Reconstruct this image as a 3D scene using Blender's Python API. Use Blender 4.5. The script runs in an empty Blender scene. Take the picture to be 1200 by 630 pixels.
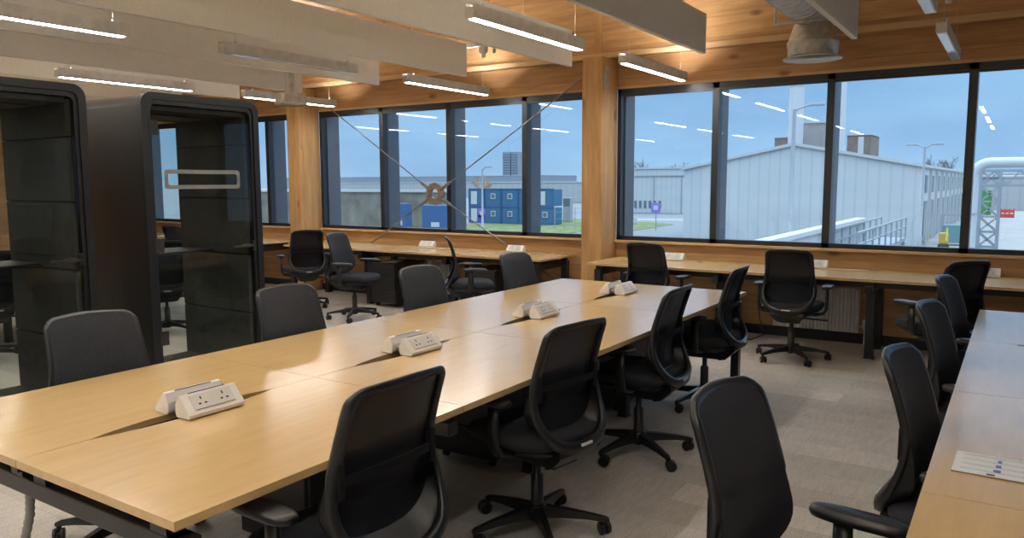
import bpy, bmesh, math, random
from mathutils import Vector, Matrix
random.seed(7)
PI = math.pi
C = bpy.context.scene.collection

# ------------------------------------------------------------------ materials
def new_mat(name):
    m = bpy.data.materials.new(name); m.use_nodes = True
    nt = m.node_tree; nt.nodes.clear()
    out = nt.nodes.new('ShaderNodeOutputMaterial')
    return m, nt, out
def N(nt, typ, **kw):
    n = nt.nodes.new(typ)
    for k, v in kw.items():
        if k.startswith('i_'): n.inputs[int(k[2:])].default_value = v
        else: setattr(n, k, v)
    return n
def math_node(nt, op, a, b=None):
    n = nt.nodes.new('ShaderNodeMath'); n.operation = op
    for i, v in enumerate((a, b)):
        if v is None: continue
        if isinstance(v, (int, float)): n.inputs[i].default_value = v
        else: nt.links.new(v, n.inputs[i])
    return n.outputs[0]
def ramp(nt, fac, stops, interp='LINEAR'):
    n = nt.nodes.new('ShaderNodeValToRGB'); n.color_ramp.interpolation = interp
    e = n.color_ramp.elements
    while len(e) < len(stops): e.new(0.5)
    for el, (p, c) in zip(e, stops):
        el.position = p; el.color = (*c, 1) if len(c) == 3 else c
    nt.links.new(fac, n.inputs[0]); return n.outputs[0]
def mixc(nt, fac, a, b, mode='MIX'):
    n = nt.nodes.new('ShaderNodeMix'); n.data_type = 'RGBA'; n.blend_type = mode
    for sock, v in ((n.inputs[0], fac), (n.inputs[6], a), (n.inputs[7], b)):
        if isinstance(v, (int, float)): sock.default_value = v
        elif isinstance(v, tuple): sock.default_value = (*v[:3], 1)
        else: nt.links.new(v, sock)
    return n.outputs[2]
def noise(nt, vec, scale, detail=3, rough=.5):
    n = N(nt, 'ShaderNodeTexNoise'); n.inputs['Scale'].default_value = scale
    n.inputs['Detail'].default_value = detail; n.inputs['Roughness'].default_value = rough
    nt.links.new(vec, n.inputs['Vector']); return n.outputs['Fac']
def scaled(nt, vec, s, loc=(0, 0, 0)):
    n = N(nt, 'ShaderNodeMapping'); n.inputs['Scale'].default_value = s; n.inputs['Location'].default_value = loc
    nt.links.new(vec, n.inputs['Vector']); return n.outputs[0]
def pos(nt): return N(nt, 'ShaderNodeNewGeometry').outputs['Position']
def objc(nt): return N(nt, 'ShaderNodeTexCoord').outputs['Object']
def bump(nt, h, strength, dist=.01):
    n = N(nt, 'ShaderNodeBump'); n.inputs['Strength'].default_value = strength; n.inputs['Distance'].default_value = dist
    nt.links.new(h, n.inputs['Height']); return n.outputs[0]
def principled(nt, out, col, rough=.5, metal=0., normal=None, spec=.5, coat=0.):
    p = N(nt, 'ShaderNodeBsdfPrincipled')
    for key, v in (('Base Color', col), ('Roughness', rough)):
        if isinstance(v, (int, float)): p.inputs[key].default_value = v
        elif isinstance(v, tuple): p.inputs[key].default_value = (*v[:3], 1)
        else: nt.links.new(v, p.inputs[key])
    p.inputs['Metallic'].default_value = metal
    p.inputs['Specular IOR Level'].default_value = spec
    p.inputs['Coat Weight'].default_value = coat; p.inputs['Coat Roughness'].default_value = .14
    if normal is not None: nt.links.new(normal, p.inputs['Normal'])
    nt.links.new(p.outputs[0], out.inputs[0]); return p

def simple(name, col, rough=.5, metal=0., spec=.5, var=.12, scale=14., bstr=0.):
    m, nt, out = new_mat(name)
    f = noise(nt, objc(nt), scale, 4)
    lo = tuple(max(0, c * (1 - var)) for c in col); hi = tuple(min(1, c * (1 + var)) for c in col)
    c = ramp(nt, f, [(.3, lo), (.7, hi)])
    nrm = bump(nt, noise(nt, objc(nt), scale * 20, 2), bstr, .002) if bstr else None
    principled(nt, out, c, rough, metal, nrm, spec)
    return m

def timber(name, along, board=.2, dark=(.38, .205, .085), light=(.63, .395, .185), rough=.55, across=2):
    """softwood boards running along axis `along`; board rows stacked along axis `across`"""
    m, nt, out = new_mat(name)
    p = pos(nt)
    sx = N(nt, 'ShaderNodeSeparateXYZ'); nt.links.new(p, sx.inputs[0])
    row = math_node(nt, 'FLOOR', math_node(nt, 'DIVIDE', sx.outputs[across], board))
    wn = N(nt, 'ShaderNodeTexWhiteNoise', noise_dimensions='1D'); nt.links.new(row, wn.inputs['W'])
    s = [9., 9., 9.]; s[along] = .9
    off = N(nt, 'ShaderNodeVectorMath', operation='MULTIPLY_ADD')
    nt.links.new(wn.outputs['Color'], off.inputs[0]); off.inputs[1].default_value = (7, 7, 7); nt.links.new(p, off.inputs[2])
    sv = scaled(nt, off.outputs[0], s)
    g = noise(nt, sv, 2.2, 5, .6)
    s2 = [60., 60., 60.]; s2[along] = 2.
    g2 = noise(nt, scaled(nt, off.outputs[0], s2), 1.5, 3)
    base = ramp(nt, g, [(.3, dark), (.75, light)])
    base = mixc(nt, math_node(nt, 'MULTIPLY', g2, .35), base, tuple(c * .7 for c in dark))
    tone = ramp(nt, wn.outputs['Value'], [(0, (.86, .84, .8)), (1, (1.1, 1.08, 1.05))])
    base = mixc(nt, 1., base, tone, 'MULTIPLY')
    sk = [3.2, 3.2, 3.2]; sk[along] = 1.5
    vo = N(nt, 'ShaderNodeTexVoronoi'); vo.inputs['Scale'].default_value = 1.
    nt.links.new(scaled(nt, p, sk, (.3, .1, .45)), vo.inputs['Vector'])
    knot = ramp(nt, vo.outputs['Distance'], [(.05, (1, 1, 1)), (.13, (0, 0, 0))])
    base = mixc(nt, math_node(nt, 'MULTIPLY', knot, .75), base, (.13, .055, .02))
    fr = math_node(nt, 'FRACT', math_node(nt, 'DIVIDE', sx.outputs[across], board))
    joint = math_node(nt, 'LESS_THAN', fr, .02)
    base = mixc(nt, math_node(nt, 'MULTIPLY', joint, .45), base, (.12, .06, .025))
    principled(nt, out, base, rough, 0, bump(nt, g2, .08, .004), .35)
    return m

def oak(name):
    m, nt, out = new_mat(name)
    p = pos(nt)
    g = noise(nt, scaled(nt, p, (26, 3.0, 26)), 1., 6, .65)
    g2 = noise(nt, scaled(nt, p, (190, 9, 190)), 1., 3, .6)
    big = noise(nt, scaled(nt, p, (5, .8, 5)), 1., 3)
    c = ramp(nt, g, [(.3, (.55, .355, .148)), (.5, (.595, .395, .172)), (.72, (.635, .435, .197))])
    c = mixc(nt, math_node(nt, 'MULTIPLY', g2, .22), c, (.44, .27, .10))
    c = mixc(nt, math_node(nt, 'MULTIPLY', big, .25), c, (.68, .50, .26))
    principled(nt, out, c, .24, 0, None, .65, .35)
    return m

def carpet_mat():
    m, nt, out = new_mat('grey carpet planks')
    p = pos(nt)
    br = N(nt, 'ShaderNodeTexBrick'); br.offset = .37; br.offset_frequency = 2
    nt.links.new(scaled(nt, p, (1, 1, 1)), br.inputs['Vector'])
    br.inputs['Scale'].default_value = 1.; br.inputs['Brick Width'].default_value = 1.0; br.inputs['Row Height'].default_value = .25
    br.inputs['Mortar Size'].default_value = .0015
    br.inputs['Color1'].default_value = (.42, .405, .38, 1); br.inputs['Color2'].default_value = (.60, .58, .545, 1)
    br.inputs['Mortar'].default_value = (.36, .34, .31, 1)
    f = noise(nt, p, 160, 3, .7); f2 = noise(nt, scaled(nt, p, (40, 8, 1)), 1., 4); f3 = noise(nt, p, 1.3, 3)
    c = mixc(nt, math_node(nt, 'MULTIPLY', f3, .55), br.outputs['Color'], (.50, .48, .455))
    c = mixc(nt, .75, c, ramp(nt, f, [(.3, (.45, .44, .43)), (.7, (1.5, 1.5, 1.5))]), 'MULTIPLY')
    c = mixc(nt, .3, c, ramp(nt, f2, [(.35, (.75, .75, .75)), (.65, (1.22, 1.2, 1.18))]), 'MULTIPLY')
    principled(nt, out, c, .95, 0, bump(nt, f, .6, .004), .1)
    return m

def glass_mat(name, tint=(.95, .98, 1), ior=1.5):
    m, nt, out = new_mat(name)
    fr = N(nt, 'ShaderNodeFresnel'); ge = N(nt, 'ShaderNodeNewGeometry'); mr = N(nt, 'ShaderNodeMapRange')   # same reflectance on entry and exit of the thin sheet
    mr.inputs['To Min'].default_value = ior; mr.inputs['To Max'].default_value = 1 / ior
    nt.links.new(ge.outputs['Backfacing'], mr.inputs['Value']); nt.links.new(mr.outputs[0], fr.inputs[0])
    t = N(nt, 'ShaderNodeBsdfTransparent'); t.inputs[0].default_value = (*tint, 1)
    g = N(nt, 'ShaderNodeBsdfGlossy'); g.inputs['Roughness'].default_value = 0.
    mx = N(nt, 'ShaderNodeMixShader')
    nt.links.new(fr.outputs[0], mx.inputs[0]); nt.links.new(t.outputs[0], mx.inputs[1]); nt.links.new(g.outputs[0], mx.inputs[2])
    nt.links.new(mx.outputs[0], out.inputs[0]); return m

def mesh_fabric(name, col, alpha):
    m, nt, out = new_mat(name)
    v = scaled(nt, objc(nt), (1, 1, 1))
    w = noise(nt, v, 420, 2)
    c = ramp(nt, w, [(.35, tuple(x * .75 for x in col)), (.65, tuple(x * 1.2 for x in col))])
    d = N(nt, 'ShaderNodeBsdfPrincipled'); nt.links.new(c, d.inputs['Base Color']); d.inputs['Roughness'].default_value = .7
    d.inputs['Specular IOR Level'].default_value = .3
    t = N(nt, 'ShaderNodeBsdfTransparent')
    mx = N(nt, 'ShaderNodeMixShader'); mx.inputs[0].default_value = alpha
    nt.links.new(t.outputs[0], mx.inputs[1]); nt.links.new(d.outputs[0], mx.inputs[2])
    nt.links.new(mx.outputs[0], out.inputs[0]); return m

def emit(name, col, strength):
    m, nt, out = new_mat(name)
    e = N(nt, 'ShaderNodeEmission'); e.inputs[0].default_value = (*col, 1); e.inputs[1].default_value = strength
    nt.links.new(e.outputs[0], out.inputs[0]); return m

def cladding(name, col, pitch=.9, axis=0):
    """ribbed sheet metal: profile lines at a pitch along an axis"""
    m, nt, out = new_mat(name)
    p = pos(nt); sx = N(nt, 'ShaderNodeSeparateXYZ'); nt.links.new(p, sx.inputs[0])
    fr = math_node(nt, 'FRACT', math_node(nt, 'DIVIDE', sx.outputs[axis], pitch))
    c = ramp(nt, fr, [(0, tuple(x * .90 for x in col)), (.12, col), (.8, col), (.97, tuple(x * .88 for x in col))])
    f = noise(nt, scaled(nt, p, (.15, .15, .6)), 1., 4)
    c = mixc(nt, .5, c, ramp(nt, f, [(.3, (.88, .88, .9)), (.7, (1.06, 1.06, 1.06))]), 'MULTIPLY')
    principled(nt, out, c, .6, 0, None, .3); return m

M = {}
M['wall_timber'] = timber('softwood wall boards', 0)
M['head_timber'] = timber('softwood beam laminations', 0, .3)
M['side_timber'] = timber('softwood side wall boards', 1)
M['col_timber'] = timber('glulam column', 2, .24, across=1, dark=(.40, .22, .085), light=(.62, .39, .18))
M['ceil_timber'] = timber('softwood ceiling boards', 0, .2, (.56, .43, .29), (.78, .64, .47), across=1)
M['sill_wood'] = timber('pale sill board', 0, 1.0, dark=(.50, .32, .17), light=(.68, .48, .28))
M['oak'] = oak('light oak laminate'); M['carpet'] = carpet_mat()
M['black'] = simple('black powder coat', (.012, .012, .013), .42)
M['black_metal'] = simple('black frame steel', (.014, .014, .015), .38, spec=.5)
M['blackplastic'] = simple('black plastic', (.0095, .0095, .0105), .36, bstr=.05)
M['frame_alu'] = simple('dark grey window frame', (.014, .016, .02), .4)
M['fin_alu'] = simple('blue grey outer fin', (.075, .10, .135), .5, var=.06)
M['glass'] = glass_mat('window glass', (.90, .955, 1.0))
M['podglass'] = glass_mat('booth glass', (.90, .92, .91), 1.30)
M['mattblack'] = simple('matt black plastic', (.006, .006, .007), .75, spec=.2)
M['fabric'] = simple('charcoal seat fabric', (.028, .03, .036), .9, spec=.2, bstr=.3)
M['mesh'] = mesh_fabric('charcoal mesh fabric', (.027, .030, .038), .88)
M['mesh_rear'] = mesh_fabric('black mesh rear face', (.007, .0085, .013), .86)
M['tag'] = simple('pale grey tag', (.55, .56, .58), .4)
M['baffle'] = simple('warm white acoustic felt', (.70, .69, .66), .95, spec=.1, var=.03, scale=30, bstr=.1)
M['lampbody'] = simple('silver grey lamp housing', (.60, .57, .52), .5)
M['lit'] = emit('lit lamp diffuser', (1, .965, .90), 40.)
M['dim'] = emit('dimmed added lamp diffuser', (1, .965, .90), 13.)  # weaker glow for the added pendant over the aisle
M['up'] = emit('lit upward slot', (1, .975, .93), 78.)
M['unlit'] = simple('unlit glossy diffuser', (.75, .78, .8), .08, spec=.8, var=.02)
M['wire'] = simple('steel wire', (.5, .45, .38), .4, .8)
M['galv'] = simple('galvanised duct steel', (.50, .49, .47), .38, .5, scale=20, var=.2)
M['steel'] = simple('brushed steel', (.45, .43, .40), .35, .9)
M['rod'] = simple('brace rod steel', (.20, .195, .19), .4, .6)
M['ringsteel'] = simple('brown grey ring plate', (.23, .19, .165), .45, .6)
M['white'] = simple('white plastic', (.74, .72, .69), .35, var=.03)
M['whitepaint'] = simple('white paint', (.82, .81, .78), .6, var=.03)
M['radiator'] = simple('white enamel', (.62, .61, .58), .4, var=.03)
M['dark'] = simple('dark slot', (.02, .02, .02), .6)
M['podshell'] = simple('satin black booth shell', (.020, .018, .017), .35, spec=.45)
M['podfelt'] = simple('dark grey booth felt', (.075, .076, .068), .9, spec=.15, bstr=.2)
M['ringwhite'] = simple('frosted grey marking', (.26, .27, .27), .5)
M['paper'] = simple('printed paper', (.72, .73, .75), .6, var=.02)
M['ink'] = simple('blue print', (.10, .14, .42), .6); M['inkpale'] = simple('pale blue print', (.50, .60, .70), .6)
M['inkblack'] = simple('black print', (.02, .02, .02), .6)
M['conduit'] = simple('grey flexible conduit', (.30, .29, .27), .5)
# outdoors
M['clad'] = cladding('pale ribbed cladding', (.50, .525, .525), .95)
M['clad_y'] = cladding('pale side cladding', (.50, .52, .52), 3.2, 1)
M['cladgrey'] = cladding('grey ribbed cladding', (.40, .41, .41), 2.0)
M['roofmetal'] = simple('pale roof sheet', (.46, .48, .49), .6, var=.05)
M['concrete'] = simple('concrete', (.30, .29, .275), .85, var=.1, scale=.3)
M['asphalt'] = simple('damp asphalt', (.19, .20, .21), .7, var=.15, scale=.08)
M['roadmark'] = simple('pale road', (.28, .28, .28), .7, var=.1, scale=.2)
M['grass'] = simple('rough grass', (.145, .175, .06), .95, var=.35, scale=.8)
M['brick'] = simple('brown brick', (.22, .17, .14), .9, var=.2, scale=.7)
M['earth'] = simple('weathered brown grey wall', (.20, .185, .155), .95, var=.35, scale=.5)
M['cabinblue'] = cladding('blue ribbed cabin', (.05, .15, .27), .5)
M['skipblue'] = simple('blue painted steel', (.035, .105, .26), .5)
M['galvpost'] = simple('galvanised post', (.34, .36, .38), .5, .2)
M['steelpale'] = simple('pale grey gantry steel', (.30, .33, .36), .5, .2)
M['pipewhite'] = simple('white lagged pipe', (.52, .54, .56), .45, var=.04)
M['green'] = simple('green tank', (.05, .24, .06), .5); M['red'] = simple('red barrier', (.55, .06, .05), .5)
M['yellow'] = simple('yellow machine', (.45, .33, .05), .5); M['teal'] = simple('teal generator', (.12, .25, .27), .5)
M['purple'] = simple('purple sign', (.25, .18, .55), .5); M['bark'] = simple('bare twigs', (.16, .14, .12), .9)
M['autumn'] = simple('autumn twigs', (.40, .27, .14), .9)
M['winglass'] = simple('dark window panes', (.13, .16, .19), .25); M['signblue'] = simple('blue sign', (.06, .10, .5), .5)
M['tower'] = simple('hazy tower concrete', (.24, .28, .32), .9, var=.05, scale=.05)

# ------------------------------------------------------------------ mesh helpers
class MB:
    def __init__(s): s.v = []; s.f = []; s.smooth = []
    def add(s, vs, fs, smooth=False):
        b = len(s.v); s.v += [tuple(v) for v in vs]; s.f += [tuple(i + b for i in f) for f in fs]; s.smooth += [smooth] * len(fs); return s
    def box(s, x0, x1, y0, y1, z0, z1, bev=0.):
        if bev <= 0:
            v = [(x, y, z) for x in (x0, x1) for y in (y0, y1) for z in (z0, z1)]
            return s.add(v, [(0, 1, 3, 2), (4, 6, 7, 5), (0, 4, 5, 1), (2, 3, 7, 6), (0, 2, 6, 4), (1, 5, 7, 3)])
        bm = bmesh.new(); bmesh.ops.create_cube(bm, size=1)
        for v in bm.verts: v.co = Vector(((x0 + x1) / 2 + v.co.x * (x1 - x0), (y0 + y1) / 2 + v.co.y * (y1 - y0), (z0 + z1) / 2 + v.co.z * (z1 - z0)))
        bmesh.ops.bevel(bm, geom=bm.edges[:], offset=bev, segments=2, affect='EDGES', profile=.5)
        return s.bm(bm)
    def bm(s, bm, smooth=False, M4=None):
        bm.verts.index_update()
        s.add([(M4 @ v.co) if M4 else v.co for v in bm.verts], [[v.index for v in f.verts] for f in bm.faces], smooth); bm.free(); return s
    def prism(s, pts, axis, a, b):
        """polygon pts (2D in the other two axes, cyclic order) extruded along axis from a to b"""
        n = len(pts)
        def P(p, t):
            q = [0, 0, 0]; o = [i for i in range(3) if i != axis]; q[o[0]], q[o[1]] = p; q[axis] = t; return q
        vs = [P(p, a) for p in pts] + [P(p, b) for p in pts]
        fs = [tuple(range(n))[::-1], tuple(range(n, 2 * n))] + [(i, (i + 1) % n, n + (i + 1) % n, n + i) for i in range(n)]
        return s.add(vs, fs)
    def tube(s, path, r, n=10, cap=True):
        """round tube along a polyline; r a number or a list"""
        path = [Vector(p) for p in path]; m = len(path); rs = r if isinstance(r, (list, tuple)) else [r] * m
        vs = []; fs = []; ref = None
        for i, p in enumerate(path):
            t = (path[min(i + 1, m - 1)] - path[max(i - 1, 0)]).normalized()
            if ref is None: ref = t.orthogonal().normalized()
            ref = (ref - t * ref.dot(t)); ref = ref.normalized() if ref.length > 1e-6 else t.orthogonal().normalized()
            bi = t.cross(ref)
            for k in range(n):
                a = 2 * PI * k / n; vs.append(p + (ref * math.cos(a) + bi * math.sin(a)) * rs[i])
        for i in range(m - 1):
            for k in range(n):
                fs.append((i * n + k, i * n + (k + 1) % n, (i + 1) * n + (k + 1) % n, (i + 1) * n + k))
        s.add(vs, fs, True)
        if cap: s.add(vs[:n], [tuple(range(n))[::-1]]); s.add(vs[-n:], [tuple(range(n))])
        return s
    def lathe(s, prof, n=24, c=(0, 0, 0), cap=True):
        """profile (r, z) turned about the z axis"""
        vs = [(c[0] + r * math.cos(2 * PI * k / n), c[1] + r * math.sin(2 * PI * k / n), c[2] + z) for r, z in prof for k in range(n)]
        fs = [(i * n + k, i * n + (k + 1) % n, (i + 1) * n + (k + 1) % n, (i + 1) * n + k) for i in range(len(prof) - 1) for k in range(n)]
        s.add(vs, fs, True)
        if not cap: return s
        if prof[0][0] > 1e-6: s.add(vs[:n], [tuple(range(n))[::-1]])
        if prof[-1][0] > 1e-6: s.add(vs[-n:], [tuple(range(n))])
        return s
    def beam(s, a, b, w, h):
        """rectangular bar between two points"""
        a, b = Vector(a), Vector(b); t = (b - a).normalized(); up = Vector((0, 0, 1)) if abs(t.z) < .95 else Vector((0, 1, 0))
        r = t.cross(up).normalized() * w / 2; u = r.cross(t).normalized() * h / 2
        vs = [p + sr * r + su * u for p in (a, b) for sr, su in ((-1, -1), (1, -1), (1, 1), (-1, 1))]
        return s.add(vs, [(0, 1, 2, 3), (7, 6, 5, 4), (0, 4, 5, 1), (1, 5, 6, 2), (2, 6, 7, 3), (3, 7, 4, 0)])
    def build(s, name, mat, parent=None, label=None, mats=None):
        me = bpy.data.meshes.new(name); me.from_pydata(s.v, [], s.f); me.polygons.foreach_set('use_smooth', s.smooth)
        bm = bmesh.new(); bm.from_mesh(me); bmesh.ops.recalc_face_normals(bm, faces=bm.faces); bm.to_mesh(me); bm.free()
        me.materials.append(mat)
        o = bpy.data.objects.new(name, me); C.objects.link(o)
        if parent: o.parent = parent
        if label: o['label'] = label
        return o
def tag(o, label, cat, group=None, kind=None):
    o['label'] = label; o['category'] = cat
    if group: o['group'] = group
    if kind: o['kind'] = kind
    return o
def thing(name, label, cat, loc=(0, 0, 0), rz=0., group=None):
    o = bpy.data.objects.new(name, None); C.objects.link(o); o.location = loc; o.rotation_euler = (0, 0, rz)
    o.empty_display_size = .2
    return tag(o, label, cat, group)
def struct(name, mb, mat, label=None, cat=None):
    o = mb.build(name, mat); o['kind'] = 'structure'
    o['label'] = label or name.replace('_', ' '); o['category'] = cat or 'structure'
    return o
def copy_tree(src, parent=None):
    c = src.copy(); C.objects.link(c)
    if parent: c.parent = parent
    for ch in list(src.children): copy_tree(ch, c)
    return c

# ------------------------------------------------------------------ camera
EYE = 1.555; F = 907.0
def unit(v): return v.normalized()
def cdir(x, y): return unit(Vector((x - 600, 315 - y, -F)))
_Y = cdir(1197, 212); _X = -cdir(-794, 219.5); _X = unit(_X - _Y * _X.dot(_Y)); _Z = _X.cross(_Y)
R = Matrix((_X, _Y, _Z))
cam = bpy.data.cameras.new('camera'); cam.lens = F / 1200 * 36; cam.sensor_width = 36; cam.clip_end = 3000
camo = bpy.data.objects.new('camera', cam); C.objects.link(camo)
camo.matrix_world = Matrix.Translation((0, 0, EYE)) @ R.to_4x4()
bpy.context.scene.camera = camo
def at(px, py, y):                       # the point of the world plane Y = y seen at a pixel of the photograph
    d = R @ cdir(px, py); return Vector((0, 0, EYE)) + d * (y / d.y)
def onz(px, py, z):
    d = R @ cdir(px, py); return Vector((0, 0, EYE)) + d * ((z - EYE) / d.z)

# ------------------------------------------------------------------ room shell
XL, XR, YB, YF, ZC = -13.6, 5.6, -4.6, 8.0, 3.9
struct('floor', MB().box(XL - .2, XR + .2, YB - .2, YF + .3, -.2, 0), M['carpet'], 'grey beige carpet planks across the office floor', 'floor')
struct('ceiling', MB().box(XL - .2, XR + .2, YB - .2, YF + .3, ZC, ZC + .2), M['ceil_timber'], 'softwood boarded ceiling above the baffles', 'ceiling')
wl = MB().box(XL, XR, YF, YF + .2, 0, .885)
struct('wall_north', wl, M['wall_timber'], 'softwood boarded wall below the windows', 'wall')
struct('wall_north_head', MB().box(XL, XR, YF, YF + .2, 2.585, 2.92), M['head_timber'], 'softwood beam right above the window heads', 'wall')
struct('wall_north_upper', MB().box(XL, XR, 7.8, YF + .2, 2.92, ZC), M['wall_timber'], 'softwood wall panels between window beam and ceiling', 'wall')
struct('wall_west', MB().box(XL - .2, XL, YB, YF + .2, 0, ZC), M['side_timber'], 'softwood wall at the far left end of the office', 'wall')
struct('wall_east', MB().box(XR, XR + .2, YB, YF + .2, 0, ZC), M['whitepaint'], 'pale painted wall to the right of the viewpoint', 'wall')
struct('wall_south', MB().box(XL, XR, YB - .2, YB, 0, ZC), M['whitepaint'], 'pale painted wall behind the viewpoint', 'wall')
struct('baseboard_north', MB().box(XL, XR, YF - .025, YF - .001, 0.001, .10, .003), M['black'], 'black skirting below the window wall', 'skirting')
struct('trim_1', MB().box(XL, XR, YF - .05, YF + .06, .885, .912, .004), M['sill_wood'], 'pale timber sill board under the windows', 'sill')
struct('trim_2', MB().box(XL, XR, YF - .012, YF - .001, 2.585, 2.612), M['sill_wood'], 'thin timber bead along the window head', 'trim')
struct('trim_3', MB().box(XL, XR, 7.765, 7.799, 2.90, 2.955, .003), M['sill_wood'], 'pale timber batten along the foot of the upper wall', 'trim')
COLX = (-13.19, -8.69, -3.94, .81, 5.45)
for i, cx in enumerate(COLX[1:4]):
    c = MB().box(cx - .12, cx + .12, 7.61, 7.998, 0, 2.898, .004)
    struct('column', c, M['col_timber'], ['glulam timber column behind the glass booths', 'glulam timber column between the two big window bays', 'glulam timber column at the right end of the right windows'][i], 'column')
    struct('trim_%d' % (4 + i), MB().box(cx - .06, cx + .02, 7.785, 7.80, 2.956, ZC), M['col_timber'],
           'upright timber joint strip above ' + ['the column behind the booths', 'the column between the window bays', 'the rightmost column'][i], 'trim')
    if i == 1:
        tag(MB().box(cx + .121, cx + .131, 7.66, 7.76, 2.55, 2.80, .003).build('mounting_bracket', M['galv']), 'small grey steel bracket on the side of the middle column', 'bracket')

# windows: one per bay, with mullions, outer fins and four panes
def window(idx, x0, x1, mull, label):
    z0, z1 = .912, 2.585
    fr = MB().box(x0, x1, YF, YF + .09, z1 - .055, z1).box(x0, x1, YF, YF + .09, z0, z0 + .045)
    fr.box(x0, x0 + .045, YF, YF + .09, z0, z1).box(x1 - .045, x1, YF, YF + .09, z0, z1)
    for m in mull: fr.box(m - .035, m + .035, YF, YF + .09, z0, z1)
    w = struct('window_%d' % idx, fr, M['frame_alu'], label, 'window')
    xs = [x0] + list(mull) + [x1]
    for a, b in zip(xs[:-1], xs[1:]):
        MB().box(a + .03, b - .03, YF + .055, YF + .061, z0 + .03, z1 - .04).build('pane', M['glass'], w)
    for m in [x0 + .03] + list(mull):
        f = MB().box(m - .03, m + .03, YF + .092, YF + .33, z0 - .3, z1 + .3); f.build('fin', M['fin_alu'], w)
    fb = MB().box(x0 + .01, x1 - .01, YF + .005, YF + .03, z1 - .085, z1 - .056); fb.build('blind_box', M['frame_alu'], w)
window(1, COLX[2] + .121, COLX[3] - .121, [-2.70, -1.575, -.40], 'four pane window looking onto the pale gabled warehouse')
window(2, COLX[1] + .121, COLX[2] - .121, [-7.37, -6.21, -5.05], 'four pane window behind the steel cross brace')
window(3, COLX[0] + .121, COLX[1] - .121, [-12.0, -10.86, -9.72], 'far left window seen past and through the glass booth')
window(4, COLX[3] + .121, COLX[4] - .121, [1.9, 3.1, 4.3], 'window bay to the right beyond the picture edge')

# ------------------------------------------------------------------ benches
ZT = .73
def top_poly(x0, x1, y0, y1, scal=None):
    """outline of a desktop; scal = ('x0'|'x1') edge that carries the cable scallop"""
    P = [(x0, y0), (x1, y0), (x1, y1), (x0, y1)]
    if not scal: return P
    ym = (y0 + y1) / 2; pts = []
    sc = [(ym - .36 + .72 * k / 14, .042 * math.sin(PI * k / 14) ** .7 if 0 < k < 14 else 0) for k in range(15)]
    if scal == 'x0': return [(x0, y0), (x1, y0), (x1, y1), (x0, y1)] + [(x0 + d, y) for y, d in sc[::-1]]
    return [(x0, y0), (x1, y0)] + [(x1 - d, y) for y, d in sc] + [(x1, y1), (x0, y1)]
def frame_leg(mb, x, y, s=.03): mb.box(x - s, x + s, y - s, y + s, 0.006, .66, .003).box(x - s - .004, x + s + .004, y - s - .004, y + s + .004, 0, .012)
def double_bench(label, x0, xs, x1, ys, ends=True):
    """back to back bench running along Y: row x0..xs and row xs..x1; ys = desk boundaries"""
    t = thing('bench_desk', label, 'desk', ((x0 + x1) / 2, ys[0], 0))
    ox, oy = (x0 + x1) / 2, ys[0]
    def rel(mb): mb.v = [(v[0] - ox, v[1] - oy, v[2]) for v in mb.v]; return mb
    for a, b in zip(ys[:-1], ys[1:]):
        for (l, r, sc) in ((x0, xs - .002, 'x1'), (xs + .002, x1, 'x0')):
            rel(MB().prism(top_poly(l, r, a + .0018, b - .0018, sc), 2, ZT - .025, ZT)).build('desktop', M['oak'], t)
        tr = MB().box(xs - .14, xs + .14, a + .15, b - .15, .58, .588).box(xs - .14, xs - .132, a + .15, b - .15, .58, .66).box(xs + .132, xs + .14, a + .15, b - .15, .58, .66)
        rel(tr).build('cable_tray', M['black'], t)
    rel(MB().box(xs - .0016, xs + .0016, ys[0] + .004, ys[-1] - .004, .69, .722)).build('seam_shade_strip', M['black'], t)  # added black strip standing in for the shade in the centre seam
    for k, y in enumerate(ys):
        yy = y + .06 if k == 0 else (y - .06 if k == len(ys) - 1 else y)
        cb = MB().box(x0 + .05, x1 - .05, yy - .03, yy + .03, .605, .66, .004)
        for bx in (x0 + .12, xs - .07, xs + .07, x1 - .12): cb.box(bx - .035, bx + .035, yy - .028, yy + .028, .66, .7045)
        rel(cb).build('cross_beam', M['black_metal'], t)
        inset = .05 if k in (0, len(ys) - 1) else .45
        for lx in (x0 + .05 + (inset - .05), x1 - inset):
            lg = MB(); frame_leg(lg, lx, yy); rel(lg).build('leg', M['black_metal'], t)
    for rx in (x0 + .3, x1 - .3):
        rel(MB().box(rx - .02, rx + .02, ys[0] + .06, ys[-1] - .06, .684, .7045)).build('rail', M['black_metal'], t)
    return t
AX0, AXS, AX1 = -3.292, -2.492, -1.694
AY = [1.066, 2.256, 3.446, 4.636, 5.826]
double_bench('long oak double bench of eight desks on black frames in the foreground', AX0, AXS, AX1, AY)
bench_b = double_bench('oak double bench at right edge, its top mirroring the blue sky', -.178, .622, 1.422, [-.17, 1.03, 2.27, 3.47, 4.64, 5.80])
double_bench('oak double bench glimpsed behind the two glass booths', -9.5, -8.7, -7.9, [1.2, 2.4, 3.6, 4.8, 6.0])

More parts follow.
